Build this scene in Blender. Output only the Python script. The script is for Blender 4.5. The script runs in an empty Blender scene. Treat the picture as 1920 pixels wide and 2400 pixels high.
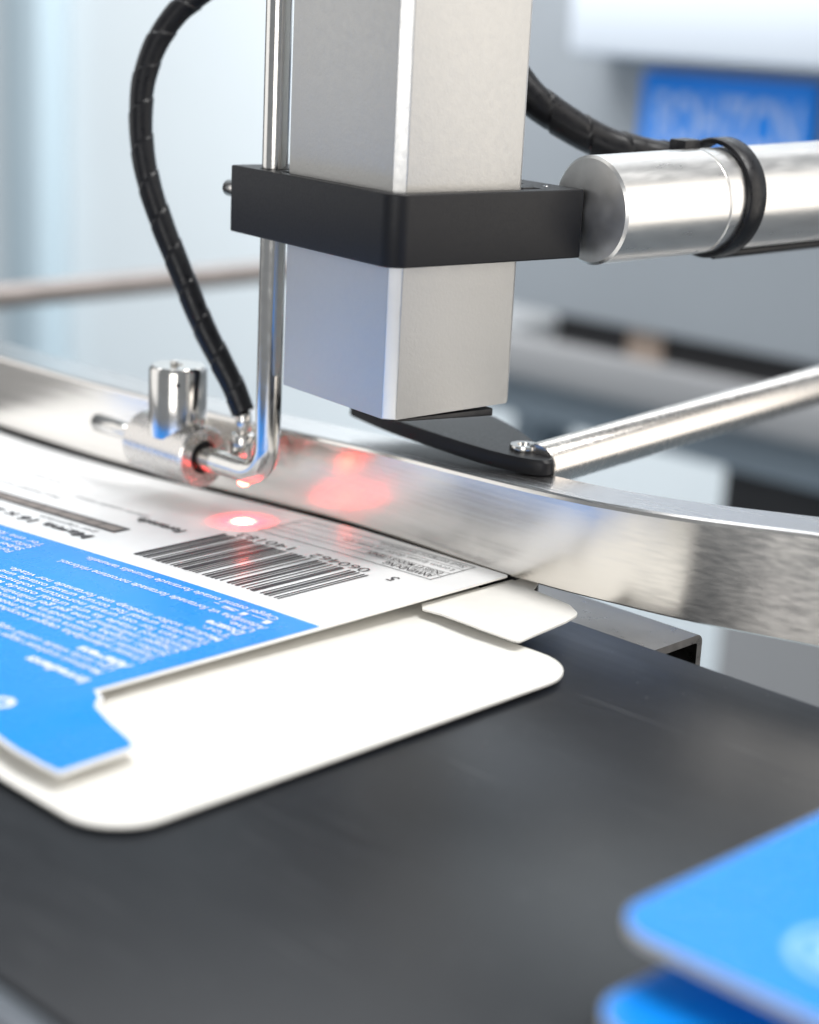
import bpy, bmesh, math, random
from mathutils import Vector, Matrix
random.seed(7)
D = bpy.data
scene = bpy.context.scene
col = scene.collection

# The place is laid out in decimetres: u runs along the conveyor, v across it, z up.
S = 0.1
def W(u, v, z=0.0):
    return Vector(((u + 2.0) * S, (v - 2.0) * S, z * S))

# ------------------------------------------------------------------ camera
A44 = math.radians(44.0)
def xy2uv(x, y):
    return (x * math.cos(A44) - y * math.sin(A44), x * math.sin(A44) + y * math.cos(A44))
PITCH, ROLL = math.radians(15.9), math.radians(2.84)
def dirv(x, y, z):
    a, b = xy2uv(x, y)
    return Vector((a, b, z))
fwd = dirv(0, math.cos(PITCH), -math.sin(PITCH))
r0 = dirv(1, 0, 0)
u0 = r0.cross(fwd)
rgt = r0 * math.cos(ROLL) + u0 * math.sin(ROLL)
up = -r0 * math.sin(ROLL) + u0 * math.cos(ROLL)
cam_d = D.cameras.new('camera')
cam = D.objects.new('camera', cam_d)
col.objects.link(cam)
m = Matrix((rgt, up, -fwd)).transposed().to_4x4()
m.translation = W(0, 0, 1.0)
cam.matrix_world = m
cam_d.sensor_fit = 'HORIZONTAL'
cam_d.sensor_width = 36.0
cam_d.lens = 36.0 * 3768.0 / 1725.0
cam_d.clip_start = 0.005
cam_d.clip_end = 100.0
cam_d.dof.use_dof = True
cam_d.dof.focus_distance = 0.303
cam_d.dof.aperture_fstop = 13.0
scene.camera = cam

# ------------------------------------------------------------------ world + lamps
world = D.worlds.new('World')
scene.world = world
world.use_nodes = True
bg = world.node_tree.nodes['Background']
bg.inputs[0].default_value = (0.90, 0.95, 1.0, 1)
bg.inputs[1].default_value = 0.30

def area(name, loc, target, sx, sy, power, color):
    l = D.lights.new(name, 'AREA')
    l.shape = 'RECTANGLE'; l.size = sx; l.size_y = sy
    l.energy = power; l.color = color
    o = D.objects.new(name, l); col.objects.link(o)
    o.location = loc
    d = (Vector(target) - Vector(loc)).normalized()
    o.rotation_euler = d.to_track_quat('-Z', 'Y').to_euler()
    return o
def wxy(x, y, z):            # camera-heading frame (dm) to world, for placing lamps
    a, b = xy2uv(x, y)
    return W(a, b, z)
TUBE = wxy(0.0, 3.0, 0.5)
area('overhead_softbox', wxy(3.6, 2.1, 9.0), wxy(0, 2.8, 0), 0.32, 0.32, 7.4, (1.0, 0.985, 0.96))
area('overhead_softbox_back', wxy(-1.4, 5.6, 9.0), wxy(0, 2.8, 0), 0.6, 0.6, 3.3, (0.97, 0.985, 1.0))
area('side_softbox_warm', wxy(6.5, 1.6, 1.8), TUBE, 0.55, 0.7, 2.5, (1.0, 0.93, 0.84))
area('side_softbox_cool', wxy(-7.5, 4.6, 2.2), TUBE, 0.6, 0.5, 1.0, (1.0, 0.985, 0.965))
area('front_softbox', wxy(-1.8, -4.0, 1.8), TUBE, 0.35, 0.35, 1.5, (1.0, 0.98, 0.95))
area('backdrop_fill', wxy(-1.0, 8.5, 8.0), wxy(-4, 18, 0.0), 1.4, 0.8, 33.0, (0.98, 0.99, 1.0))  # unseen lamp added only to brighten the back wall

scene.render.engine = 'CYCLES'
vs = scene.view_settings
vs.view_transform = 'Standard'
vs.look = 'None'
vs.exposure = 0.0
vs.gamma = 1.0
vs.use_curve_mapping = False
scene.cycles.use_denoising = True
scene.cycles.max_bounces = 10

# ------------------------------------------------------------------ materials
def srgb(r, g, b):
    f = lambda c: c / 12.92 if c <= 0.04045 else ((c + 0.055) / 1.055) ** 2.4
    return (f(r / 255), f(g / 255), f(b / 255), 1)

def mat(name, color, rough=0.5, metal=0.0, spec=0.5, coat=0.0, coat_rough=0.1,
        nscale=None, rvar=0.0, cvar=0.0, bump=0.0, stretch=(1, 1, 1), bscale=None,
        emit=None, estr=0.0, detail=4.0, aniso=0.0, bdist=0.0001):
    mt = D.materials.new(name); mt.use_nodes = True
    nt = mt.node_tree; b = nt.nodes['Principled BSDF']
    b.inputs['Base Color'].default_value = color
    b.inputs['Roughness'].default_value = rough
    b.inputs['Metallic'].default_value = metal
    b.inputs['Specular IOR Level'].default_value = spec
    b.inputs['Coat Weight'].default_value = coat
    b.inputs['Coat Roughness'].default_value = coat_rough
    if emit:
        b.inputs['Emission Color'].default_value = emit
        b.inputs['Emission Strength'].default_value = estr
    if aniso:
        b.inputs['Anisotropic'].default_value = aniso
        cx = nt.nodes.new('ShaderNodeCombineXYZ'); cx.inputs[2].default_value = 1.0
        nt.links.new(cx.outputs[0], b.inputs['Tangent'])
    if nscale:
        tc = nt.nodes.new('ShaderNodeTexCoord'); mp = nt.nodes.new('ShaderNodeMapping')
        mp.inputs['Scale'].default_value = stretch
        nt.links.new(tc.outputs['Object'], mp.inputs['Vector'])
        nz = nt.nodes.new('ShaderNodeTexNoise')
        nz.inputs['Scale'].default_value = nscale; nz.inputs['Detail'].default_value = detail
        nt.links.new(mp.outputs[0], nz.inputs['Vector'])
        if rvar:
            mr = nt.nodes.new('ShaderNodeMapRange')
            mr.inputs['From Min'].default_value = 0.3; mr.inputs['From Max'].default_value = 0.7
            mr.inputs['To Min'].default_value = max(0.02, rough - rvar); mr.inputs['To Max'].default_value = rough + rvar
            nt.links.new(nz.outputs['Fac'], mr.inputs['Value']); nt.links.new(mr.outputs[0], b.inputs['Roughness'])
        if cvar:
            cr = nt.nodes.new('ShaderNodeMapRange')
            cr.inputs['From Min'].default_value = 0.3; cr.inputs['From Max'].default_value = 0.7
            cr.inputs['To Min'].default_value = 1 - cvar; cr.inputs['To Max'].default_value = 1 + cvar
            nt.links.new(nz.outputs['Fac'], cr.inputs['Value'])
            mx = nt.nodes.new('ShaderNodeVectorMath'); mx.operation = 'SCALE'
            mx.inputs[0].default_value = color[:3]
            nt.links.new(cr.outputs[0], mx.inputs['Scale']); nt.links.new(mx.outputs[0], b.inputs['Base Color'])
        if bump:
            n2 = nz
            if bscale:
                n2 = nt.nodes.new('ShaderNodeTexNoise'); n2.inputs['Scale'].default_value = bscale
                n2.inputs['Detail'].default_value = 3.0
                nt.links.new(mp.outputs[0], n2.inputs['Vector'])
            bp = nt.nodes.new('ShaderNodeBump')
            bp.inputs['Strength'].default_value = bump; bp.inputs['Distance'].default_value = bdist
            nt.links.new(n2.outputs['Fac'], bp.inputs['Height']); nt.links.new(bp.outputs[0], b.inputs['Normal'])
    return mt

M = {}
M['table'] = mat('black_coated_plate', (0.012, 0.014, 0.018, 1), 0.30, 0, 0.42, nscale=500, rvar=0.025, cvar=0.10,
                 bump=0.08, bscale=2500, stretch=(0.12, 1, 1), bdist=0.00002)
def add_wear(mt):
    nt = mt.node_tree; b = nt.nodes['Principled BSDF']
    tc = nt.nodes.new('ShaderNodeTexCoord')
    def masked(scale, stretch, lo, hi, rot=0.0):
        mp = nt.nodes.new('ShaderNodeMapping'); mp.inputs['Scale'].default_value = stretch; mp.inputs['Rotation'].default_value = (0, 0, rot)
        nt.links.new(tc.outputs['Object'], mp.inputs['Vector'])
        n = nt.nodes.new('ShaderNodeTexNoise'); n.inputs['Scale'].default_value = scale; n.inputs['Detail'].default_value = 1.0
        nt.links.new(mp.outputs[0], n.inputs['Vector'])
        m = nt.nodes.new('ShaderNodeMapRange'); m.inputs['From Min'].default_value = lo; m.inputs['From Max'].default_value = hi
        nt.links.new(n.outputs['Fac'], m.inputs['Value'])
        return m.outputs[0]
    dust = masked(1500, (1, 1, 1), 0.735, 0.80)
    scr = masked(1300, (0.035, 1, 1), 0.70, 0.80)
    ad = nt.nodes.new('ShaderNodeMath'); ad.operation = 'MAXIMUM'
    sc = nt.nodes.new('ShaderNodeMath'); sc.operation = 'MULTIPLY'; sc.inputs[1].default_value = 0.35
    nt.links.new(scr, sc.inputs[0]); nt.links.new(dust, ad.inputs[0]); nt.links.new(sc.outputs[0], ad.inputs[1])
    mx = nt.nodes.new('ShaderNodeMix'); mx.data_type = 'RGBA'
    src = b.inputs['Base Color'].links[0].from_socket
    nt.links.new(ad.outputs[0], mx.inputs['Factor']); nt.links.new(src, mx.inputs['A']); mx.inputs['B'].default_value = (0.16, 0.165, 0.175, 1)
    nt.links.new(mx.outputs['Result'], b.inputs['Base Color'])
add_wear(M['table'])
M['edge'] = mat('plate_edge', srgb(120, 124, 130), 0.35, 0.9, nscale=900, rvar=0.08)
M['rail'] = mat('brushed_stainless', (0.78, 0.75, 0.71, 1), 0.21, 1, nscale=900, rvar=0.05, cvar=0.05, bump=0.05,
                stretch=(0.03, 1.0, 1.6), bscale=2800, bdist=0.00003, aniso=0.6)
M['railtop'] = mat('brushed_stainless_top_dimmed', (0.62, 0.61, 0.61, 1), 0.24, 1, nscale=900, rvar=0.05, cvar=0.04, stretch=(0.03, 1, 1))  # same steel, colour darkened to hold back bright light on the top
M['darksteel'] = mat('dull_channel_steel', (0.26, 0.245, 0.235, 1), 0.32, 1, nscale=500, rvar=0.06, cvar=0.1)
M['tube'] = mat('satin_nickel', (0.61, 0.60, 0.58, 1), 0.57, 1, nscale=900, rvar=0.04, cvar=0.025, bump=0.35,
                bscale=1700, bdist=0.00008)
M['chamfer'] = mat('satin_nickel_highlight', (0.86, 0.85, 0.83, 1), 0.45, 1, nscale=800, rvar=0.06, bump=0.2, bscale=2200, bdist=0.00004)  # same nickel, lighter colour paints the highlight on the front chamfer
M['polish'] = mat('polished_stainless', (0.70, 0.68, 0.65, 1), 0.14, 1, nscale=500, rvar=0.04, cvar=0.03, bump=0.05,
                  bscale=1200, bdist=0.00003)
M['satin'] = mat('satin_steel', (0.66, 0.63, 0.60, 1), 0.26, 1, nscale=700, rvar=0.04, cvar=0.03, bump=0.1, bscale=1500, bdist=0.00003)
M['alu'] = mat('turned_aluminium', (0.78, 0.77, 0.755, 1), 0.31, 1, nscale=600, rvar=0.04, cvar=0.03, bump=0.1, bscale=2200,
               stretch=(1, 0.2, 1), bdist=0.00003)
M['endface'] = mat('turned_end_face', (0.72, 0.71, 0.70, 1), 0.42, 1, nscale=300, rvar=0.05, cvar=0.08, bump=0.1, bscale=1500, bdist=0.00004)
M['anod'] = mat('black_anodised', (0.011, 0.011, 0.013, 1), 0.46, 0, 0.30, nscale=2200, rvar=0.05, bump=0.08, bdist=0.00002)
M['rubber'] = mat('black_nylon', (0.008, 0.008, 0.010, 1), 0.36, 0, 0.35, nscale=900, rvar=0.1, bump=0.1, bdist=0.00003)
M['hole'] = mat('hole_shade', (0.006, 0.006, 0.007, 1), 0.6)  # flat dark colour in place of shade inside the cross hole
M['paper'] = mat('coated_carton', (0.86, 0.87, 0.88, 1), 0.2, 0, 0.5, nscale=250, rvar=0.03, cvar=0.012, bump=0.03, bscale=900, bdist=0.00004)
M['inside'] = mat('raw_carton', (0.85, 0.835, 0.795, 1), 0.62, 0, 0.3, nscale=400, cvar=0.02, bump=0.08, bscale=1800, bdist=0.00003)
M['blue'] = mat('blue_print', (0.003, 0.262, 0.86, 1), 0.28, 0, 0.25, nscale=200, rvar=0.03, cvar=0.02, bump=0.03, bscale=900, bdist=0.00004)
M['ink'] = mat('black_ink', (0.018, 0.016, 0.024, 1), 0.4, nscale=900, cvar=0.2)
M['greyink'] = mat('grey_ink', (0.16, 0.17, 0.18, 1), 0.4, nscale=900, cvar=0.2)
M['tanink'] = mat('taupe_ink', srgb(128, 118, 112), 0.4, nscale=900, cvar=0.1)
M['whiteink'] = mat('white_ink', (0.82, 0.86, 0.92, 1), 0.35, nscale=900, cvar=0.03)
M['emblem'] = mat('pale_blue_ink', (0.26, 0.55, 0.95, 1), 0.35, nscale=900, cvar=0.03)
M['laser'] = mat('laser_lens', (1, 0.1, 0.08, 1), 0.2, emit=(1, 0.10, 0.06, 1), estr=28.0)
M['wall'] = mat('pale_wall', srgb(226, 233, 236), 0.8, nscale=3, cvar=0.02)
M['post'] = mat('blue_grey_post', srgb(186, 202, 210), 0.7, nscale=3, cvar=0.02)
M['cab'] = mat('grey_cabinet', srgb(162, 168, 174), 0.6, nscale=5, cvar=0.05)
M['dull'] = mat('dull_steel', srgb(132, 124, 120), 0.5, 0.3, nscale=60, cvar=0.1)
M['cab2'] = mat('pale_grey_ledge', srgb(146, 147, 149), 0.6, nscale=5, cvar=0.05)
M['cab3'] = mat('blue_grey_panel', srgb(134, 146, 156), 0.6, nscale=5, cvar=0.06)
M['hood'] = mat('white_hood', srgb(224, 232, 242), 0.5, nscale=5, cvar=0.03)
M['sign'] = mat('blue_sign', (0.004, 0.27, 0.95, 1), 0.5, nscale=10, cvar=0.03)
M['signtext'] = mat('pale_blue_lettering', (0.42, 0.60, 0.98, 1), 0.5, nscale=10, cvar=0.03)
M['beige'] = mat('beige_foot', srgb(150, 134, 122), 0.6, nscale=10, cvar=0.05)
M['floor'] = mat('pale_hall_floor', srgb(176, 190, 200), 0.5, nscale=2, cvar=0.05)
M['dark'] = mat('dark_base', (0.012, 0.012, 0.014, 1), 0.6, nscale=20, cvar=0.2)

# ------------------------------------------------------------------ helpers
WPOS = {}
def tag(o, label=None, cat=None, group=None, kind=None):
    if label: o['label'] = label
    if cat: o['category'] = cat
    if group: o['group'] = group
    if kind: o['kind'] = kind
    return o
def empty(name, loc, label, cat, group=None):
    o = D.objects.new(name, None); col.objects.link(o)
    o.location = loc; o.empty_display_size = 0.01
    WPOS[o] = Vector(loc)
    return tag(o, label, cat, group)
def put(name, me, parent=None):
    """link a mesh given in world coordinates, origin moved to its centre"""
    n = len(me.vertices)
    lo = Vector((min(v.co[i] for v in me.vertices) for i in range(3)))
    hi = Vector((max(v.co[i] for v in me.vertices) for i in range(3)))
    c = (lo + hi) / 2
    me.transform(Matrix.Translation(-c))
    o = D.objects.new(name, me); col.objects.link(o)
    if parent is not None:
        o.parent = parent
        o.location = c - WPOS[parent]
    else:
        o.location = c
    WPOS[o] = c
    return o
def finish(name, bm, material, parent=None, smooth=35, recalc=True):
    if recalc:
        bmesh.ops.recalc_face_normals(bm, faces=bm.faces[:])
    me = D.meshes.new(name); bm.to_mesh(me); bm.free()
    me.materials.append(M[material])
    if smooth:
        me.shade_smooth()
        me.set_sharp_from_angle(angle=math.radians(smooth))
    return put(name, me, parent)

def frame(axis):
    a = axis.normalized()
    t = Vector((0, 0, 1)) if abs(a.z) < 0.9 else Vector((1, 0, 0))
    x = a.cross(t).normalized()
    return x, x.cross(a).normalized(), a

def lathe(bm, origin, axis, prof, seg=48):
    """prof: (distance along axis, radius) in metres, world space"""
    x, y, a = frame(axis)
    rings = []
    for s, r in prof:
        c = origin + a * s
        if r < 1e-7:
            rings.append([bm.verts.new(c)])
        else:
            rings.append([bm.verts.new(c + (x * math.cos(2 * math.pi * k / seg) + y * math.sin(2 * math.pi * k / seg)) * r) for k in range(seg)])
    for p, q in zip(rings, rings[1:]):
        for k in range(seg):
            k2 = (k + 1) % seg
            if len(p) == 1 and len(q) == 1: continue
            if len(p) == 1: bm.faces.new((p[0], q[k2], q[k]))
            elif len(q) == 1: bm.faces.new((p[k], p[k2], q[0]))
            else: bm.faces.new((p[k], p[k2], q[k2], q[k]))
def cyl(name, o, axis, length, r, material, parent, bev=0.0003, seg=48):
    bm = bmesh.new()
    lathe(bm, o, axis, [(0, 0), (0, r - bev), (bev, r), (length - bev, r), (length, r - bev), (length, 0)], seg)
    return finish(name, bm, material, parent, 50)

def catmull(pts, n):
    out = []
    P = [pts[0] * 2 - pts[1]] + list(pts) + [pts[-1] * 2 - pts[-2]]
    for i in range(1, len(P) - 2):
        for k in range(n):
            t = k / n
            a, b, c, d = P[i - 1], P[i], P[i + 1], P[i + 2]
            out.append(0.5 * ((2 * b) + (c - a) * t + (2 * a - 5 * b + 4 * c - d) * t * t + (3 * b - a - 3 * c + d) * t ** 3))
    out.append(pts[-1])
    return out
def sweep(bm, path, rad, seg=24, cap=True):
    """tube along path; rad(s, theta) -> radius"""
    n = len(path); rings = []; s = 0.0
    t0 = (path[1] - path[0]).normalized()
    x, y, _ = frame(t0)
    for i, p in enumerate(path):
        t = (path[min(i + 1, n - 1)] - path[max(i - 1, 0)]).normalized()
        x = (x - t * x.dot(t)).normalized(); y = t.cross(x)
        if i: s += (p - path[i - 1]).length
        rings.append([bm.verts.new(p + (x * math.cos(2 * math.pi * k / seg) + y * math.sin(2 * math.pi * k / seg)) * rad(s, 2 * math.pi * k / seg)) for k in range(seg)])
    for p, q in zip(rings, rings[1:]):
        for k in range(seg):
            k2 = (k + 1) % seg
            bm.faces.new((p[k], p[k2], q[k2], q[k]))
    if cap:
        bm.faces.new(rings[0][::-1]); bm.faces.new(rings[-1])

def box(bm, c, ax, ay, az, hx, hy, hz, bev=0.0, bseg=2):
    vs_ = [bm.verts.new(c + ax * (hx * i) + ay * (hy * j) + az * (hz * k)) for i in (-1, 1) for j in (-1, 1) for k in (-1, 1)]
    idx = [(0, 1, 3, 2), (4, 6, 7, 5), (0, 4, 5, 1), (2, 3, 7, 6), (0, 2, 6, 4), (1, 5, 7, 3)]
    fs = [bm.faces.new([vs_[i] for i in f]) for f in idx]
    if bev:
        es = list({e for f in fs for e in f.edges})
        bmesh.ops.bevel(bm, geom=es, offset=bev, segments=bseg, profile=0.5, affect='EDGES')
def uvbox(name, u0_, u1_, v0_, v1_, z0, z1, material, parent=None, bev=0.0):
    bm = bmesh.new()
    a, b = W(u0_, v0_, z0), W(u1_, v1_, z1)
    h = (b - a) / 2
    box(bm, (a + b) / 2, Vector((1, 0, 0)), Vector((0, 1, 0)), Vector((0, 0, 1)), h.x, h.y, h.z, bev)
    return finish(name, bm, material, parent, 40)

def rounded(pts, rads, n=7):
    """round the corners of a 2D polygon"""
    out = []; N = len(pts)
    for i in range(N):
        p = Vector(pts[i]); a = (Vector(pts[i - 1]) - p); b = (Vector(pts[(i + 1) % N]) - p)
        r = rads[i]
        if r <= 0: out.append(p); continue
        a_, b_ = a.normalized(), b.normalized()
        ang = a_.angle(b_)
        d = min(r / math.tan(ang / 2), a.length * 0.49, b.length * 0.49)
        rr = d * math.tan(ang / 2)
        c = p + (a_ + b_).normalized() * (rr / math.sin(ang / 2))
        s, e = p + a_ * d, p + b_ * d
        va, vb = s - c, e - c
        tot = va.angle_signed(vb)
        for k in range(n + 1):
            out.append(c + Matrix.Rotation(-tot * k / n, 2) @ va)
    return out

def fill_curve(loops, half, bev, material, name, parent, to_world):
    """2D outline with holes -> bevelled plate; to_world maps a local metre Vector to world"""
    cu = D.curves.new('tmp', 'CURVE'); cu.dimensions = '2D'; cu.fill_mode = 'BOTH'
    cu.extrude = half - bev; cu.bevel_depth = bev; cu.bevel_resolution = 2
    cu.offset = -bev
    for lp in loops:
        sp = cu.splines.new('POLY'); sp.points.add(len(lp) - 1); sp.use_cyclic_u = True
        for q, p in zip(sp.points, lp): q.co = (p[0], p[1], 0, 1)
    o = D.objects.new('tmp', cu); col.objects.link(o)
    bpy.context.view_layer.update()
    dg = bpy.context.evaluated_depsgraph_get()
    me = D.meshes.new_from_object(o.evaluated_get(dg))
    col.objects.unlink(o); D.objects.remove(o); D.curves.remove(cu)
    for v in me.vertices: v.co = to_world(v.co)
    me.materials.clear(); me.materials.append(M[material]); me.name = name
    me.shade_smooth(); me.set_sharp_from_angle(angle=math.radians(35))
    return put(name, me, parent)

# ------------------------------------------------------------------ table (setting)
table = uvbox('work_table', -7.5, 1.2, 0.912, 2.276, -0.12, 0.0, 'table', None, 0.0006)
tag(table, kind='structure')
uvbox('table_edge_strip', -7.5, 1.2, 0.868, 0.909, -0.14, -0.004, 'edge', table, 0.0005)

# ------------------------------------------------------------------ guide rail
rail_pts = [(-6.2, 2.17), (-4.4, 2.185), (-3.3, 2.198), (-2.9, 2.222), (-2.534, 2.256), (-2.3, 2.268), (-2.05, 2.263), (-1.88, 2.265), (-1.744, 2.277),
            (-1.596, 2.305), (-1.384, 2.373), (-1.10, 2.475), (-0.65, 2.645)]
rp = catmull([Vector((p[0], p[1], 0)) for p in rail_pts], 8)
def rail_top(u):
    t = min(1, max(0, (u + 2.6) / 1.2))
    return 0.188 + 0.041 * t
def rail_bot(u):
    return 0.027 + 0.015 * min(1, max(0, (u + 2.8) / 0.5)) + 0.009 * min(1, max(0, (u + 2.1) / 0.4))
bm = bmesh.new(); rows = []
BV = 0.008
for i, p in enumerate(rp):
    t = (rp[min(i + 1, len(rp) - 1)] - rp[max(i - 1, 0)]).normalized()
    nrm = Vector((-t.y, t.x, 0))
    w = 0.108
    zt, zb = rail_top(p.x), rail_bot(p.x)
    prof = [(0, zb + .003), (0, zt - BV), (BV * .3, zt - BV * .3), (BV, zt), (w - .004, zt), (w, zt - .004), (w, zb + .003), (w - .003, zb), (.003, zb)]
    lean = 0.115 * min(1, max(0, (p.x + 1.78) / 0.35))      # lean added so the flared end reflects brighter surroundings
    rows.append([bm.verts.new(W(p.x + nrm.x * (a + lean * (z - zb)), p.y + nrm.y * (a + lean * (z - zb)), z)) for a, z in prof])
for a, b in zip(rows, rows[1:]):
    k = len(a)
    for j in range(k): bm.faces.new((a[j], a[(j + 1) % k], b[(j + 1) % k], b[j]))
bm.faces.new(rows[0]); bm.faces.new(rows[-1][::-1])
rail_e = empty('guide_rail', W(-2.2, 2.38, 0.0), 'brushed stainless guide rail curving along the black work table behind the carton', 'guide rail')
rail = finish('bar', bm, 'rail', rail_e, 14)
rail.data.materials.append(M['railtop'])
for p in rail.data.polygons:
    if p.normal.z > 0.8: p.material_index = 1
# hollow support section under the rail end
sup = empty('support_channel', W(-1.9, 2.37, -0.25), 'hollow steel channel with open dark end under the guide rail', 'steel channel')
def hollow(name, u0_, u1_, v0_, v1_, z0, z1, t, parent):
    bm = bmesh.new()
    o = [(v0_, z0), (v1_, z0), (v1_, z1), (v0_, z1)]
    i = [(v0_ + t, z0 + t), (v1_ - t, z0 + t), (v1_ - t, z1 - t), (v0_ + t, z1 - t)]
    O = [[bm.verts.new(W(u, *p)) for p in rounded(o, [.012] * 4, 4)] for u in (u0_, u1_)] if False else None
    oo = [tuple(p) for p in rounded(o, [.016] * 4, 4)]; ii = [tuple(p) for p in rounded(i, [.006] * 4, 4)]
    R = [[bm.verts.new(W(u, *p)) for p in lp] for u in (u0_, u1_) for lp in (oo, ii)]
    n = len(oo)
    for k in range(n):
        k2 = (k + 1) % n
        bm.faces.new((R[0][k], R[0][k2], R[2][k2], R[2][k]))
        bm.faces.new((R[1][k2], R[1][k], R[3][k], R[3][k2]))
        bm.faces.new((R[2][k], R[2][k2], R[3][k2], R[3][k]))
        bm.faces.new((R[0][k2], R[0][k], R[1][k], R[1][k2]))
    return finish(name, bm, 'darksteel', parent, 40)
hollow('channel_section', -6.2, -1.652, 2.282, 2.452, -0.19, -0.02, 0.014, sup)
bm = bmesh.new(); rows = []
for i, p in enumerate(rp):
    if p.x > -1.93: break
    t = (rp[i + 1] - rp[max(i - 1, 0)]).normalized(); nrm = Vector((-t.y, t.x, 0))
    zl = -0.0185 if p.x > -2.4 else 0.0008
    rows.append([bm.verts.new(W(p.x + nrm.x * a, p.y + nrm.y * a, z)) for a, z in ((.018, zl), (.018, rail_bot(p.x) - .0005), (.085, rail_bot(p.x) - .0005), (.085, zl))])
for a, b in zip(rows, rows[1:]):
    for j in range(4): bm.faces.new((a[j], a[(j + 1) % 4], b[(j + 1) % 4], b[j]))
bm.faces.new(rows[0]); bm.faces.new(rows[-1][::-1])
finish('base_strip', bm, 'anod', rail_e, 30)

# ------------------------------------------------------------------ black clamp lever + support rod behind the rail
lever = empty('clamp_lever', W(-2.2, 2.45, 0.18), 'flat black plastic clamp lever with steel screw on top of the rail', 'clamp')
LS = 0.976
outl = [(-2.50, 2.405), (-2.44, 2.52), (-2.38, 2.575), (-2.28, 2.58), (-2.17, 2.54), (-2.07, 2.485), (-2.00, 2.44), (-1.99, 2.408), (-2.03, 2.388),
        (-2.12, 2.378), (-2.25, 2.378), (-2.38, 2.385)]
sm = catmull([Vector((a, b, 0)) * LS for a, b in outl + outl[:1]], 6)[:-1]
cen = Vector((-2.2, 2.45, 0)) * LS
bm = bmesh.new()
def lever_ring(k, z):
    out = []
    for p in sm:
        q = cen + (p - cen) * k
        lift = 0.015 * max(0, (-2.05 - q.x)) / 0.45
        out.append(bm.verts.new(W(q.x, q.y, z + lift)))
    return out
L = [lever_ring(.985, .211), lever_ring(1.0, .214), lever_ring(1.0, .234), lever_ring(.975, .239)]
for a, b in zip(L, L[1:]):
    for k in range(len(a)):
        k2 = (k + 1) % len(a); bm.faces.new((a[k], a[k2], b[k2], b[k]))
bm.faces.new(L[0][::-1]); bm.faces.new(L[-1])
finish('lever_body', bm, 'anod', lever, 40)
bm = bmesh.new()
lathe(bm, W(-2.018, 2.378, 0.2378), Vector((0, 0, 1)), [(0, 0), (0, .0026), (.0006, .0028), (.0012, .0026), (.0012, .0014), (.0005, .0012), (.0005, 0)], 40)
finish('screw', bm, 'polish', lever, 40)
bm = bmesh.new()
sr = W(-1.985, 2.375, 0.217)
lathe(bm, sr, Vector((-0.10, 1, 0.0)), [(0, 0), (0, .0038), (.0004, .0041), (.35, .0041), (.3504, 0)], 48)
support = finish('support_rod', bm, 'satin', None, 50)
tag(support, 'round steel support rod running back from the black clamp lever', 'rod')

# ------------------------------------------------------------------ sensor head: block, tube, arm
h = math.radians(38)
def uvd(x, y):
    a, b = xy2uv(x, y); return Vector((a, b, 0))
E_, D_ = uvd(math.cos(h), math.sin(h)), uvd(-math.sin(h), math.cos(h))
FCu = Vector((*xy2uv(-0.0491, 2.8577), 0))
def BL(e, d, z):       # block frame (dm) to world
    p = FCu + E_ * e + D_ * d
    return W(p.x, p.y, z)
ZB, ZT = 0.587, 0.705
ROD = (0.0443, 0.4122)
blk = empty('mounting_block', BL(.2, .2, ZB), 'black anodised mounting block clamped around the square steel tube', 'bracket')
outer = rounded([(0, 0), (.41, 0), (.41, .49), (0, .49)], [.034, .004, .01, .006], 8)
inner = rounded([(.026, .026), (.335, .026), (.335, .05), (.312, .05), (.312, .369), (.026, .369)], [.012, .012, 0, 0, .01, .01], 5)
rodhole = [Vector((ROD[0] + .0255 * math.cos(a), ROD[1] + .0255 * math.sin(a))) for a in [2 * math.pi * k / 32 for k in range(32)]]
slot = rounded([(.335, .10), (.36, .10), (.36, .30), (.335, .30)], [.010] * 4, 4)
half = (ZT - ZB) / 2 * S
def bw(c):
    return BL(c.x / S, c.y / S, (ZB + ZT) / 2 + c.z / S)
fill_curve([[p * S for p in lp] for lp in (outer, inner, rodhole, slot)], half, 0.00035, 'anod', 'block_body', blk, bw)
bm = bmesh.new()
wE, wD = Vector((E_.x, E_.y, 0)), Vector((D_.x, D_.y, 0))
lathe(bm, BL(.021, .4895, .660), wD, [(0, 0), (0, .0015), (.0036, .0015), (.0042, .0011), (.0042, .0006), (.0034, .0005), (.0034, 0)], 32)
finish('set_screw', bm, 'polish', blk, 40)
bm = bmesh.new()
lathe(bm, BL(.372, .06, ZT - .001), Vector((0, 0, 1)), [(0, 0), (0, .0006), (.00012, .0005), (.00012, 0)], 16)
finish('pin', bm, 'polish', blk, 40)

# tube with chamfered corners
tube = empty('square_tube', BL(.17, .17, .33), 'satin nickel square tube sensor housing held by the black block', 'metal tube')
def chamf(a0, a1, b1, c):
    return [(a0 + c, a0), (a1 - c, a0), (a1, a0 + c), (a1, b1 - c), (a1 - c, b1), (a0 + c, b1), (a0, b1 - c), (a0, a0 + c)]
TB, TT = 0.328, 1.25
bm = bmesh.new()
lp = chamf(.031, .306, .364, .017)
bot = [bm.verts.new(BL(a, b, TB + (0.006 if a > .28 else 0))) for a, b in lp]
top = [bm.verts.new(BL(a, b, TT)) for a, b in lp]
fs = []
for k in range(8):
    f = bm.faces.new((bot[k], bot[(k + 1) % 8], top[(k + 1) % 8], top[k]))
    fs.append(f)
bm.faces.new(bot[::-1]); bm.faces.new(top)
bmesh.ops.bevel(bm, geom=[e for e in bm.edges], offset=0.00022, segments=2, profile=0.5, affect='EDGES')
tb = finish('tube_body', bm, 'tube', tube, 30)
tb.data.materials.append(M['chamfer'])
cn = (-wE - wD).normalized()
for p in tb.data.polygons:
    if p.normal.dot(cn) > 0.97: p.material_index = 1
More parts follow.
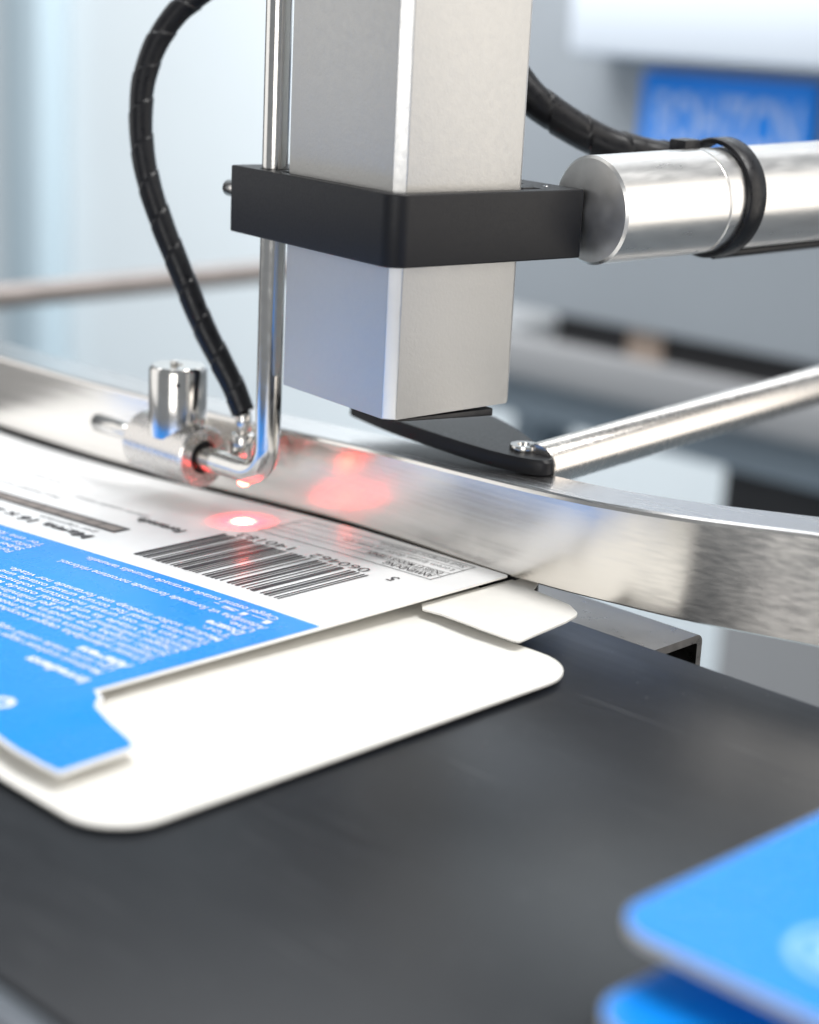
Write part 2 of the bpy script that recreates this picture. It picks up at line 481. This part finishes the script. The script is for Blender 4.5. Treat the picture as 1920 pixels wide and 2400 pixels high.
# black end cap
bm = bmesh.new()
cp = [(.044, .034), (.262, .034), (.262, .34), (.044, .34)]
lo_ = [bm.verts.new(BL(a, b, TB - .0035 if a < .2 else TB - .014)) for a, b in cp]
hi_ = [bm.verts.new(BL(a, b, TB - .0005)) for a, b in cp]
for k in range(4): bm.faces.new((lo_[k], lo_[(k + 1) % 4], hi_[(k + 1) % 4], hi_[k]))
bm.faces.new(lo_[::-1]); bm.faces.new(hi_)
bmesh.ops.bevel(bm, geom=[e for e in bm.edges], offset=0.0002, segments=2, profile=0.5, affect='EDGES')
finish('end_cap', bm, 'rubber', tube, 30)

# aluminium arm
adir = Vector((E_.x, E_.y, 0.035)).normalized()
ARM0 = BL(.412, 0.0, .668)
arm = empty('sensor_arm', ARM0, 'round turned aluminium arm running right from the black block', 'metal arm')
R_ = .0094
bm = bmesh.new()
lathe(bm, ARM0, adir, [(.0012, R_ - .0005), (.0016, R_), (.0262, R_), (.0264, R_ - .00035), (.0267, R_ - .0004)], 96)
finish('end_sleeve', bm, 'alu', arm, 25)
bm = bmesh.new()
lathe(bm, ARM0, adir, [(0, 0), (.0012, R_ - .0005)], 96)
finish('end_face', bm, 'endface', arm, 25)
bm = bmesh.new()
lathe(bm, ARM0, adir, [(.0264, R_ - .0004), (.0267, R_ - .0004), (.0269, R_ - .00005), (.25, R_ - .0001), (.25, 0)], 96)
finish('arm_tube', bm, 'alu', arm, 25)
# cable tie round arm and cable
ax, ay, aa = frame(adir)
def ring_strap(name, s0, tilt, width, r_in, thick, bulge, material, parent):
    bm = bmesh.new(); rings = []
    n = 72
    for k in range(n):
        th = 2 * math.pi * k / n
        rad = ax * math.cos(th) + ay * math.sin(th)
        b = bulge * max(0, rad.dot(Vector((-0.25, 0.55, 0.80)).normalized())) ** 3
        r = r_in + b
        sh = s0 + tilt * rad.z
        prof = [(-width / 2, r), (-width / 2, r + thick * .8), (-width / 2 + thick * .3, r + thick), (width / 2 - thick * .3, r + thick), (width / 2, r + thick * .8), (width / 2, r)]
        rings.append([bm.verts.new(ARM0 + adir * (sh + a) + rad * q) for a, q in prof])
    for i in range(n):
        a, b = rings[i], rings[(i + 1) % n]
        for j in range(6): bm.faces.new((a[j], a[(j + 1) % 6], b[(j + 1) % 6], b[j]))
    return finish(name, bm, material, parent, 40)
tie = empty('cable_tie', ARM0 + adir * .032, 'black nylon cable tie strapped around the aluminium arm', 'cable tie')
ring_strap('strap', .0325, .0012, .0042, R_ + .00003, .0010, .0013, 'rubber', tie)
bm = bmesh.new()
box(bm, ARM0 + adir * .0235 + Vector((-.0022, .0026, .0100)), adir, adir.cross(Vector((0, 0, 1))).normalized(), Vector((0, 0, 1)), .0020, .0020, .0010, .0003)
finish('buckle', bm, 'rubber', tie, 40)

# ------------------------------------------------------------------ cables
def wrap_cable(name, pts, r, pitch, label, parent=None):
    path = catmull([W(*p) for p in pts], 26)
    bm = bmesh.new()
    def rad(s, th):
        ph = (s / pitch - th / (2 * math.pi)) % 1.0
        return r * (1.0 + 0.075 * (1 - ph) - (0.10 if ph < 0.06 else 0.0))
    sweep(bm, path, rad, 28)
    e = empty(name, path[-1], label, 'cable')
    finish('spiral_wrap', bm, 'rubber', e, 24)
    return e, path
left_pts = [(-2.70, 2.42, 1.10), (-2.767, 2.281, 1.025), (-2.800, 2.235, .985), (-2.8165, 2.206, .955), (-2.8299, 2.1716, .9014), (-2.8317, 2.1453, .8393), (-2.8225, 2.1299, .7779),
            (-2.8042, 2.120, .7083), (-2.7781, 2.1178, .6392), (-2.7404, 2.1237, .562), (-2.6942, 2.1345, .4766), (-2.6479, 2.1453, .3911),
            (-2.6058, 2.159, .3231), (-2.5795, 2.1677, .2806), (-2.5528, 2.1738, .231)]
cb, cpth = wrap_cable('spiral_wrapped_cable', left_pts, .0022, .0072, 'black spiral wrapped cable looping down on the left to the sensor fitting')
# brass / steel fitting at the cable end
pe = W(-2.5528, 2.1738, .231)
cyl('connector', pe + Vector((0, 0, -.0042)), Vector((0, 0, 1)), .0043, .0015, 'polish', cb)
cyl('ferrule', pe + Vector((0, 0, -.0085)), Vector((0, 0, 1)), .0044, .0024, 'polish', cb)
right_pts = [(-2.42, 2.47, 1.06), (-2.3205, 2.5125, .958), (-2.2694, 2.5395, .9017), (-2.2173, 2.5658, .841), (-2.1695, 2.6228, .795), (-2.1309, 2.6768, .7646), (-2.09, 2.735, .747),
             (-2.06, 2.81, .735), (-2.06, 3.00, .70), (-2.03, 3.30, .70), (-1.99, 3.60, .70)]
wrap_cable('spiral_wrapped_cable', right_pts, .0031, .0088, 'black spiral wrapped cable running behind the tube to the aluminium arm')
bm = bmesh.new()
pth = catmull([ARM0 + adir * s + Vector((0, 0, -R_ - .0011 + dz)) for s, dz in [(.033, .0004), (.05, .0003), (.08, .0002), (.12, 0), (.18, -.0003), (.24, -.0004)]], 8)
sweep(bm, pth, lambda s, t: .0009, 16)
tag(finish('thin_cable', bm, 'rubber', None, 40), 'thin black cable running along the underside of the aluminium arm', 'cable')

# ------------------------------------------------------------------ bent rod with laser
RU, RV = -2.4225, 2.1228
zh = 0.138
rr = .00232
br = 0.062
pts = [W(RU, RV, 1.25)]
for k in range(1, 30): pts.append(W(RU, RV, 1.25 + (zh + br - 1.25) * k / 30))
for k in range(0, 19):
    a = math.pi / 2 * k / 18
    pts.append(W(RU - br + br * math.cos(a), RV, zh + br - br * math.sin(a)))
for k in range(1, 10): pts.append(W(RU - br - .145 * k / 9, RV, zh))
bm = bmesh.new(); sweep(bm, pts, lambda s, t: rr, 40)
rod = empty('bent_rod', W(RU, RV, zh), 'polished steel rod bent at its lower end with a red laser beneath', 'bent rod')
finish('rod_shaft', bm, 'polish', rod, 60)
LZ = zh - .0232
lens_u = -2.4875
bm = bmesh.new()
lathe(bm, W(lens_u, RV, LZ + .004), Vector((0, 0, -1)), [(0, 0), (0, .0012), (.0006, .0011), (.0010, .0007), (.0012, 0)], 24)
lens = finish('laser_lens', bm, 'laser', rod, 60)
def spot(name, power, size, blend, color):
    l = D.lights.new(name, 'SPOT'); l.energy = power; l.spot_size = math.radians(size); l.spot_blend = blend
    l.color = color; l.shadow_soft_size = 0.0004
    o = D.objects.new(name, l); col.objects.link(o)
    o.location = W(lens_u, RV, LZ - .011)
    return o
spot('laser_beam', 0.8, 36, 1.0, (1.0, 0.09, 0.03))
spot('laser_glow', 0.24, 52, 1.0, (1.0, 0.02, 0.01))
spot('laser_halo', 0.05, 100, 1.0, (1.0, 0.0, 0.01))

# ------------------------------------------------------------------ cross clamp
cc = empty('cross_clamp', W(-2.66, RV, zh - .055), 'polished steel cross clamp with upright cylinder on the bent rod', 'clamp')
mu = Vector((-1, 0, 0))
bm = bmesh.new()
f0 = W(-2.606, RV, zh)
lathe(bm, f0, mu, [(.0035, .0024), (.0003, .0031), (0, .0033), (0, .0056), (.0004, .0060), (.0180, .0060), (.0184, .0056), (.0184, 0)], 64)
finish('clamp_body', bm, 'satin', cc, 40)
bm = bmesh.new()
lathe(bm, f0 + mu * .0006, mu, [(0, .00235), (0, .00315), (.0006, .00315)], 48)
finish('o_ring', bm, 'rubber', cc, 40)
bm = bmesh.new()
lathe(bm, W(-2.690, RV, zh + .030), Vector((0, 0, 1)), [(0, 0), (0, .0056), (.0129, .0056), (.0134, .00535), (.0137, .0050), (.0137, .0012), (.0134, .0011), (.0134, 0)], 64)
up_c = finish('upright_cylinder', bm, 'polish', cc, 40)
cyl('dowel', W(-2.694, RV - .006, zh + .166), Vector((0, 0, 1)), .0010, .0008, 'polish', cc, .0002, 24)
# dark disc painting the shade of a cross hole on the upright cylinder
hd = (Vector((0.78, -0.62, 0))).normalized()
bm = bmesh.new()
lathe(bm, W(-2.690, RV, zh + .138) + hd * .00554, hd, [(0, 0), (0, .00042), (.0001, .00042), (.0001, 0)], 20)
finish('cross_hole_disc', bm, 'hole', up_c, 40)
cyl('pin_rod', W(-2.785, RV, zh + .002), Vector((-1, 0.0, 0.0)), .0170, .0018, 'polish', cc, .0003, 32)

# ------------------------------------------------------------------ carton
def smooth01(t):
    t = min(1, max(0, t)); return t * t * (3 - 2 * t)
UE = -1.935
def zpanel(u, v=0):
    if u <= UE:
        return 0.020 + 0.028 * smooth01((u + 3.3) / (UE + 3.3))
    return 0.048 - 0.012 * smooth01((u - UE) / 0.12)
def zbot(u, v=0):
    k = smooth01((u + 2.05) / 0.2)
    return 0.012 + 0.016 * smooth01(1 - abs(u - (UE - .02)) / 0.13) * (0.25 + 0.75 * smooth01((2.28 - v) / 0.9)) 
def plate(name, outline, zf, t, material, parent, cuts_u=(), cuts_v=(), under=None):
    bm = bmesh.new()
    f = bm.faces.new([bm.verts.new((p[0], p[1], 0)) for p in outline])
    for c in cuts_u:
        bmesh.ops.bisect_plane(bm, geom=bm.verts[:] + bm.edges[:] + bm.faces[:], plane_co=(c, 0, 0), plane_no=(1, 0, 0))
    for c in cuts_v:
        bmesh.ops.bisect_plane(bm, geom=bm.verts[:] + bm.edges[:] + bm.faces[:], plane_co=(0, c, 0), plane_no=(0, 1, 0))
    bmesh.ops.triangulate(bm, faces=bm.faces[:])
    bmesh.ops.recalc_face_normals(bm, faces=bm.faces[:])
    if bm.faces[:][0].normal.z < 0: bmesh.ops.reverse_faces(bm, faces=bm.faces[:])
    top = bm.faces[:]
    if t > 0:
        g = bmesh.ops.extrude_face_region(bm, geom=top)
        newv = {x for x in g['geom'] if isinstance(x, bmesh.types.BMVert)}
    else: newv = set()
    for v in bm.verts:
        u_, v_ = v.co.x, v.co.y
        low = (v not in newv) if t > 0 else False
        v.co = W(u_, v_, zf(u_, v_) - (t if low else 0))
    return finish(name, bm, material, parent, 30)
ucuts = [-3.6 + .05 * k for k in range(38)]
carton = empty('flat_carton', W(-2.6, 1.75, 0), 'flattened white and blue printed carton with open end flaps on the table', 'carton')
# printed panel including the narrow blue tab at its near corner
pout = [(-2.05, 2.257), (-2.3, 2.257), (-2.55, 2.238), (-2.9, 2.203), (-3.3, 2.18), (-3.57, 2.176), (-3.57, 1.197), (-1.878, 1.197), (-1.757, 1.204), (-1.764, 1.338), (-1.795, 1.346), (-1.893, 1.362), (-1.912, 1.384), (UE, 1.392), (UE, 2.261)]
pout = [tuple(p) for p in rounded(pout, [0, 0, 0, 0, 0, 0, 0, 0, .006, .018, .03, .02, .008, .006, .006], 4)]
TH = 0.0032
panel = plate('printed_panel', pout, zpanel, TH, 'paper', carton, ucuts + [-1.92, -1.9, -1.88, -1.85])
panel.data.materials.append(M['inside'])
for p in panel.data.polygons:
    if p.normal.z < 0.3: p.material_index = 1
# bottom layer: back panel + wide tuck flap
bout = [(-2.05, 2.243), (-2.3, 2.248), (-2.55, 2.234), (-2.9, 2.199), (-3.3, 2.176), (-3.55, 2.172), (-3.55, 1.172), (-1.612, 1.172), (-1.612, 2.087), (-1.83, 2.085), (-1.92, 2.081), (-1.95, 2.072), (-1.96, 2.243)]
bout = [tuple(p) for p in rounded(bout, [0, 0, 0, 0, 0, 0, 0, .085, .092, .02, .005, 0, 0], 9)]
plate('tuck_flap', bout, zbot, TH, 'inside', carton, ucuts + [-1.92, -1.88, -1.84, -1.8, -1.77], [1.4, 1.6, 1.8, 2.0])
# side dust flap next to the rail
dout = [(-1.945, 2.279), (-1.936, 2.300), (-1.905, 2.306), (-1.884, 2.268), (-1.798, 2.264), (-1.760, 2.242), (-1.748, 2.195), (-1.733, 2.060), (-1.745, 2.057), (-1.894, 2.048), (-1.93, 2.041), (-1.95, 2.06)]
dout = [tuple(p) for p in rounded(dout, [0, .004, .006, .004, .02, .03, .03, .006, .004, .01, .003, 0], 5)]
def zdust(u, v):
    return 0.034 - 0.004 * smooth01((u + 1.9) / .15)
plate('dust_flap', dout, zdust, TH, 'inside', carton, [-1.9, -1.85, -1.8])

# ---- printing, laid on the panel as thin sheets
SK = 0.072
def pm(u, v, dz):
    return W(u, v + SK * (u - UE), zpanel(u) + dz)
def pm0(u, v, dz):
    return W(u, v, zpanel(u) + dz)
def sheet(name, quads, dz, material, parent, mapper=pm, du=.05):
    bm = bmesh.new()
    for (ua, ub, va, vb) in quads:
        n = max(1, int(abs(ub - ua) / du + .999))
        prev = None
        for k in range(n + 1):
            u = ua + (ub - ua) * k / n
            cur = (bm.verts.new(mapper(u, va, dz)), bm.verts.new(mapper(u, vb, dz)))
            if prev: bm.faces.new((prev[0], cur[0], cur[1], prev[1]))
            prev = cur
    return finish(name, bm, material, parent, 60)
# blue field
fo = []
for k in range(30):
    u = -3.565 + (UE - .006 + 3.565) * k / 29
    fo.append((u, 1.821 + SK * (u - UE)))
low = [(UE - .006, 1.402), (-1.941, 1.388), (-1.917, 1.379), (-1.898, 1.358), (-1.797, 1.340), (-1.771, 1.330), (-1.765, 1.210), (-1.88, 1.203), (-3.565, 1.203)]
fp = [tuple(p) for p in rounded(low[:], [0, .004, .016, .024, .014, .010, .004, 0, 0], 4)]
plate('blue_print', fo + fp, lambda u, v: zpanel(u) + .0007, 0, 'blue', panel, ucuts + [-1.92, -1.9, -1.88, -1.85])

TXT = {}
def text_line(s, u, v, size, material, bold=0.0, align='LEFT', width=None, name='text_line', dz=.0014, shear=0.0):
    """text reads towards -u with its head towards -v (upside down from the camera)"""
    cu = D.curves.new('tmp', 'FONT'); cu.body = s; cu.size = 1.0; cu.offset = bold; cu.resolution_u = 2
    cu.shear = shear
    o = D.objects.new('tmp', cu); col.objects.link(o)
    bpy.context.view_layer.update()
    me = D.meshes.new_from_object(o.evaluated_get(bpy.context.evaluated_depsgraph_get()))
    col.objects.unlink(o); D.objects.remove(o); D.curves.remove(cu)
    xs = [q.co.x for q in me.vertices]
    if not xs: return None
    sx = size if not width else width / (max(xs) - min(xs))
    for q in me.vertices:
        q.co = pm(u - q.co.x * sx, v - q.co.y * size, dz)
    me.materials.clear(); me.materials.append(M[material]); me.name = name
    return put(name, me, panel)
syl = 'ber tan for lis med ura ken sol vit ade nor pha mil rin ost gel cap tor une sal dre'.split()
words = [''.join(random.choice(syl) for _ in range(random.choice((1, 2, 2, 3)))) for _ in range(60)]
def para(n):
    w = [random.choice(words) for _ in range(n)]; w[0] = w[0].capitalize(); return ' '.join(w) + '.'
fs_ = .0225
def line(u, v, w, mt='whiteink', size=fs_, bold=0.006):
    n = max(1, int(w / (size * 3.1)))
    return text_line(para(n), u, v, size, mt, bold, width=w)
line(-2.005, 1.800, .47)
line(-1.992, 1.779, .135)
line(-1.985, 1.755, .505, size=.024)
line(-1.985, 1.734, .06)
text_line('Dosage', -1.988, 1.713, .027, 'whiteink', .03)
line(-1.987, 1.690, .07)
for k, w in enumerate([.52, .60, .58, .62, .50, .63, .60, .66]):
    line(-1.985, 1.666 - .0205 * k, w)
text_line('Allergens', -1.982, 1.491, .030, 'whiteink', .035)
line(-1.985, 1.466, .50); line(-1.985, 1.444, .42)
text_line('Ingredients', -1.972, 1.410, .030, 'whiteink', .035)
for k, w in enumerate([.30, .32, .30, .33]):
    line(-2.585, 1.795 - .022 * k, w)
text_line('O', -1.96, 1.283, .05, 'whiteink', .06)
# barcode
quads = []; u = -2.083
pat = [1, 1, 1, 2, 1, 1, 2, 1, 1, 3, 3, 1, 1, 2, 1, 2, 2, 1, 1, 1, 2, 3, 1, 2, 1, 1, 2, 1, 2, 1, 1, 3, 1, 1, 1, 1, 1, 1, 4, 1, 1, 1, 2, 1, 1, 2, 1, 1, 2, 1, 3, 1, 1, 2, 1, 1, 2, 1, 1, 1, 3, 1]
tot = sum(pat); un = (2.447 - 2.083) / tot
for k, p in enumerate(pat):
    w = p * un
    if k % 2 == 0:
        quads.append((u - w * .92, u, 1.868, 2.075 if True else 0))
    u -= w
sheet('barcode', quads, .0012, 'ink', panel)
text_line('5', -2.035, 2.103, .035, 'ink', .0)
text_line('060462', -2.100, 2.104, .034, 'ink', -.005, width=.135)
text_line('140183', -2.275, 2.104, .034, 'ink', -.005, width=.135)
# framed label
fr = .0022
U0, U1, V0, V1 = -2.42, -2.000, 2.136, 2.252
sheet('label_frame', [(U0, U1, V0, V0 + fr), (U0, U1, V1 - fr, V1), (U0, U0 + fr, V0, V1), (U1 - fr, U1, V0, V1), (U0, U1, V0 + .030, V0 + .0315), (U0, U1, V0 + .052, V0 + .0535), (U0, U1, V0 + .086, V0 + .0875)], .0012, 'greyink', panel)
text_line('ANWENDUNG', -2.012, V0 + .026, .024, 'ink', .01, width=.11)
text_line('DOSIS ET MODUS UTENDI', -2.012, V0 + .049, .020, 'ink', .01, width=.17)
text_line('Lorem ipsum dolor sit amet elit', -2.012, V0 + .078, .020, 'greyink', .0, width=.26)
text_line('Sed tempor incididunt', -2.012, V0 + .108, .020, 'greyink', .0, width=.2)
# dark strip with cells and the heading below it
sheet('dark_strip', [(-3.3, -2.575, 1.934, 1.973)], .0010, 'ink', panel)
cells = []
u = -2.583
for w in (.055, .040, .075, .06, .05, .07, .09, .06):
    cells.append((u - w + .004, u, 1.940, 1.964)); u -= w
sheet('strip_cells', cells, .0014, 'tanink', panel)
text_line('Magna 16 x 200 mg', -2.575, 1.893, .036, 'ink', .03, width=.42)
text_line('per capsulam', -2.60, 1.918, .020, 'greyink', 0, width=.16)
for k, (a, b, w) in enumerate([(-2.62, 2.06, .22), (-2.85, 2.03, .3), (-2.95, 2.11, .35)]):
    line(a, b, w, 'greyink', .020, 0)
line(-2.50, 2.040, .13, 'ink', .034, .03)

# ------------------------------------------------------------------ cartons in the foreground
def fg_carton(name, u0_, v0_, z, label, disc):
    e = empty(name, W(u0_ + .5, v0_ + .4, z - .03), label, 'carton', 'cartons stacked at the front')
    o = [tuple(p) for p in rounded([(u0_, v0_), (u0_ + 1.3, v0_ + .02), (u0_ + 1.3, v0_ + .9), (u0_ + .02, v0_ + .9)], [.055, .02, .02, .03], 8)]
    for nm, dz, mt in (('lower_panel', -.007, 'inside'), ('upper_panel', 0, 'paper')):
        t = .004
        p = plate(nm, o, lambda u, v: z + dz, t, mt, e, [u0_ + .2, u0_ + .5])
    oi = [tuple(p) for p in rounded([(u0_ + .0015, v0_ + .0015), (u0_ + 1.296, v0_ + .022), (u0_ + 1.296, v0_ + .896), (u0_ + .022, v0_ + .896)], [.052, .02, .02, .03], 8)]
    plate('blue_print', oi, lambda u, v: z + .0008, 0, 'blue', p)
    if disc:
        bm = bmesh.new()
        c = disc
        for r0_, r1_, n_ in ((.046, .058, 40), (.0, .036, 32)):
            for k in range(n_):
                a, b = 2 * math.pi * k / n_, 2 * math.pi * (k + 1) / n_
                q = [W(c[0] + r * math.cos(t), c[1] + r * math.sin(t), z + .0016) for r, t in ((r0_, a), (r1_, a), (r1_, b), (r0_, b))]
                if r0_ == 0: q = q[1:3] + [q[0]]
                bm.faces.new([bm.verts.new(x) for x in q])
        bmesh.ops.remove_doubles(bm, verts=bm.verts[:], dist=1e-7)
        finish('round_emblem', bm, 'emblem', p, 60)
    return e
fg_carton('stacked_carton', -.965, 1.305, .13, 'blue carton with pale round emblem, topmost of the front stack', (-.762, 1.428))
fg_carton('stacked_carton', -.925, 1.225, .075, 'blue carton without emblem, underneath the one with the emblem', None)
fg_carton('stacked_carton', -.86, 1.30, .036, 'blue carton at the bottom of the front stack, resting on the table', None)

# ------------------------------------------------------------------ background
fl = D.meshes.new('hall_floor')
fl.from_pydata([W(-60, -10, -9), W(20, -10, -9), W(20, 60, -9), W(-60, 60, -9)], [], [(0, 1, 2, 3)])
fl.materials.append(M['floor'])
tag(put('hall_floor', fl), kind='structure')
bw_ = uvbox('back_wall', -40, -6.6, 12.0, 12.3, -9, 26, 'wall')
tag(bw_, kind='structure')
pe_ = uvbox('wall_post', -18.05, -17.2, 11.6, 11.98, -9, 26, 'post', None, 0.01)
tag(pe_, 'blurred blue grey upright post against the pale wall at left', 'post')
bm = bmesh.new()
lathe(bm, W(-5.30, 2.2, -0.05), Vector((-0.012, 1, 0)), [(0, 0), (0, .0042), (.27, .0042), (.27, 0)], 32)
tag(finish('far_rod', bm, 'dull', None, 50), 'blurred horizontal steel rod in the left background behind the cable', 'rod')
cab = empty('machine_cabinet', W(-4.5, 8, -9), 'large blurred grey machine cabinet with dark plinth gaps at right', 'machine')
uvbox('cabinet_body', -6.25, 2.0, 7.0, 9.5, -.495, 4.0, 'cab', cab, .002)
uvbox('plinth_gap', -5.83, -5.36, 7.06, 7.2, -.642, -.497, 'dark', cab)
uvbox('plinth_gap', -5.14, -3.9, 7.06, 7.2, -.642, -.497, 'dark', cab)
uvbox('cabinet_foot', -5.355, -5.145, 7.04, 7.2, -.642, -.497, 'beige', cab)
uvbox('ledge', -6.7, 2.0, 6.95, 9.4, -.86, -.644, 'cab2', cab, .002)
uvbox('lower_panel', -6.6, 2.0, 7.1, 9.4, -1.10, -.862, 'cab3', cab, .002)
uvbox('base', -4.78, 2.0, 7.15, 9.3, -1.36, -1.102, 'dark', cab)
uvbox('skirt', -4.70, 2.0, 7.12, 9.3, -4.2, -1.362, 'cab2', cab)
for a, b in ((-6.55, -6.35), (1.5, 1.8)):
    uvbox('leg', a, b, 7.6, 7.9, -9, -1.102, 'cab3', cab)
uvbox('hood', -5.60, 1.5, 6.7, 6.98, .80, 1.3, 'hood', cab, .004)
sgn = empty('blue_sign', W(-4.6, 6.96, .37), 'blurred blue sign with pale lettering on the grey machine', 'sign')
sp = uvbox('sign_panel', -5.31, -4.36, 6.93, 6.99, .37, .745, 'sign', sgn, .001)
cu = D.curves.new('tmp', 'FONT'); cu.body = 'EOHZCN'; cu.size = 1.0; cu.offset = .02
o = D.objects.new('tmp', cu); col.objects.link(o); bpy.context.view_layer.update()
me = D.meshes.new_from_object(o.evaluated_get(bpy.context.evaluated_depsgraph_get()))
col.objects.unlink(o); D.objects.remove(o); D.curves.remove(cu)
xs = [q.co.x for q in me.vertices]; ys = [q.co.y for q in me.vertices]
for q in me.vertices:
    q.co = W(-5.22 + .80 * (q.co.x - min(xs)) / (max(xs) - min(xs)), 6.926, .415 + .235 * (q.co.y - min(ys)) / (max(ys) - min(ys)))
me.materials.clear(); me.materials.append(M['signtext'])
put('lettering', me, sp)
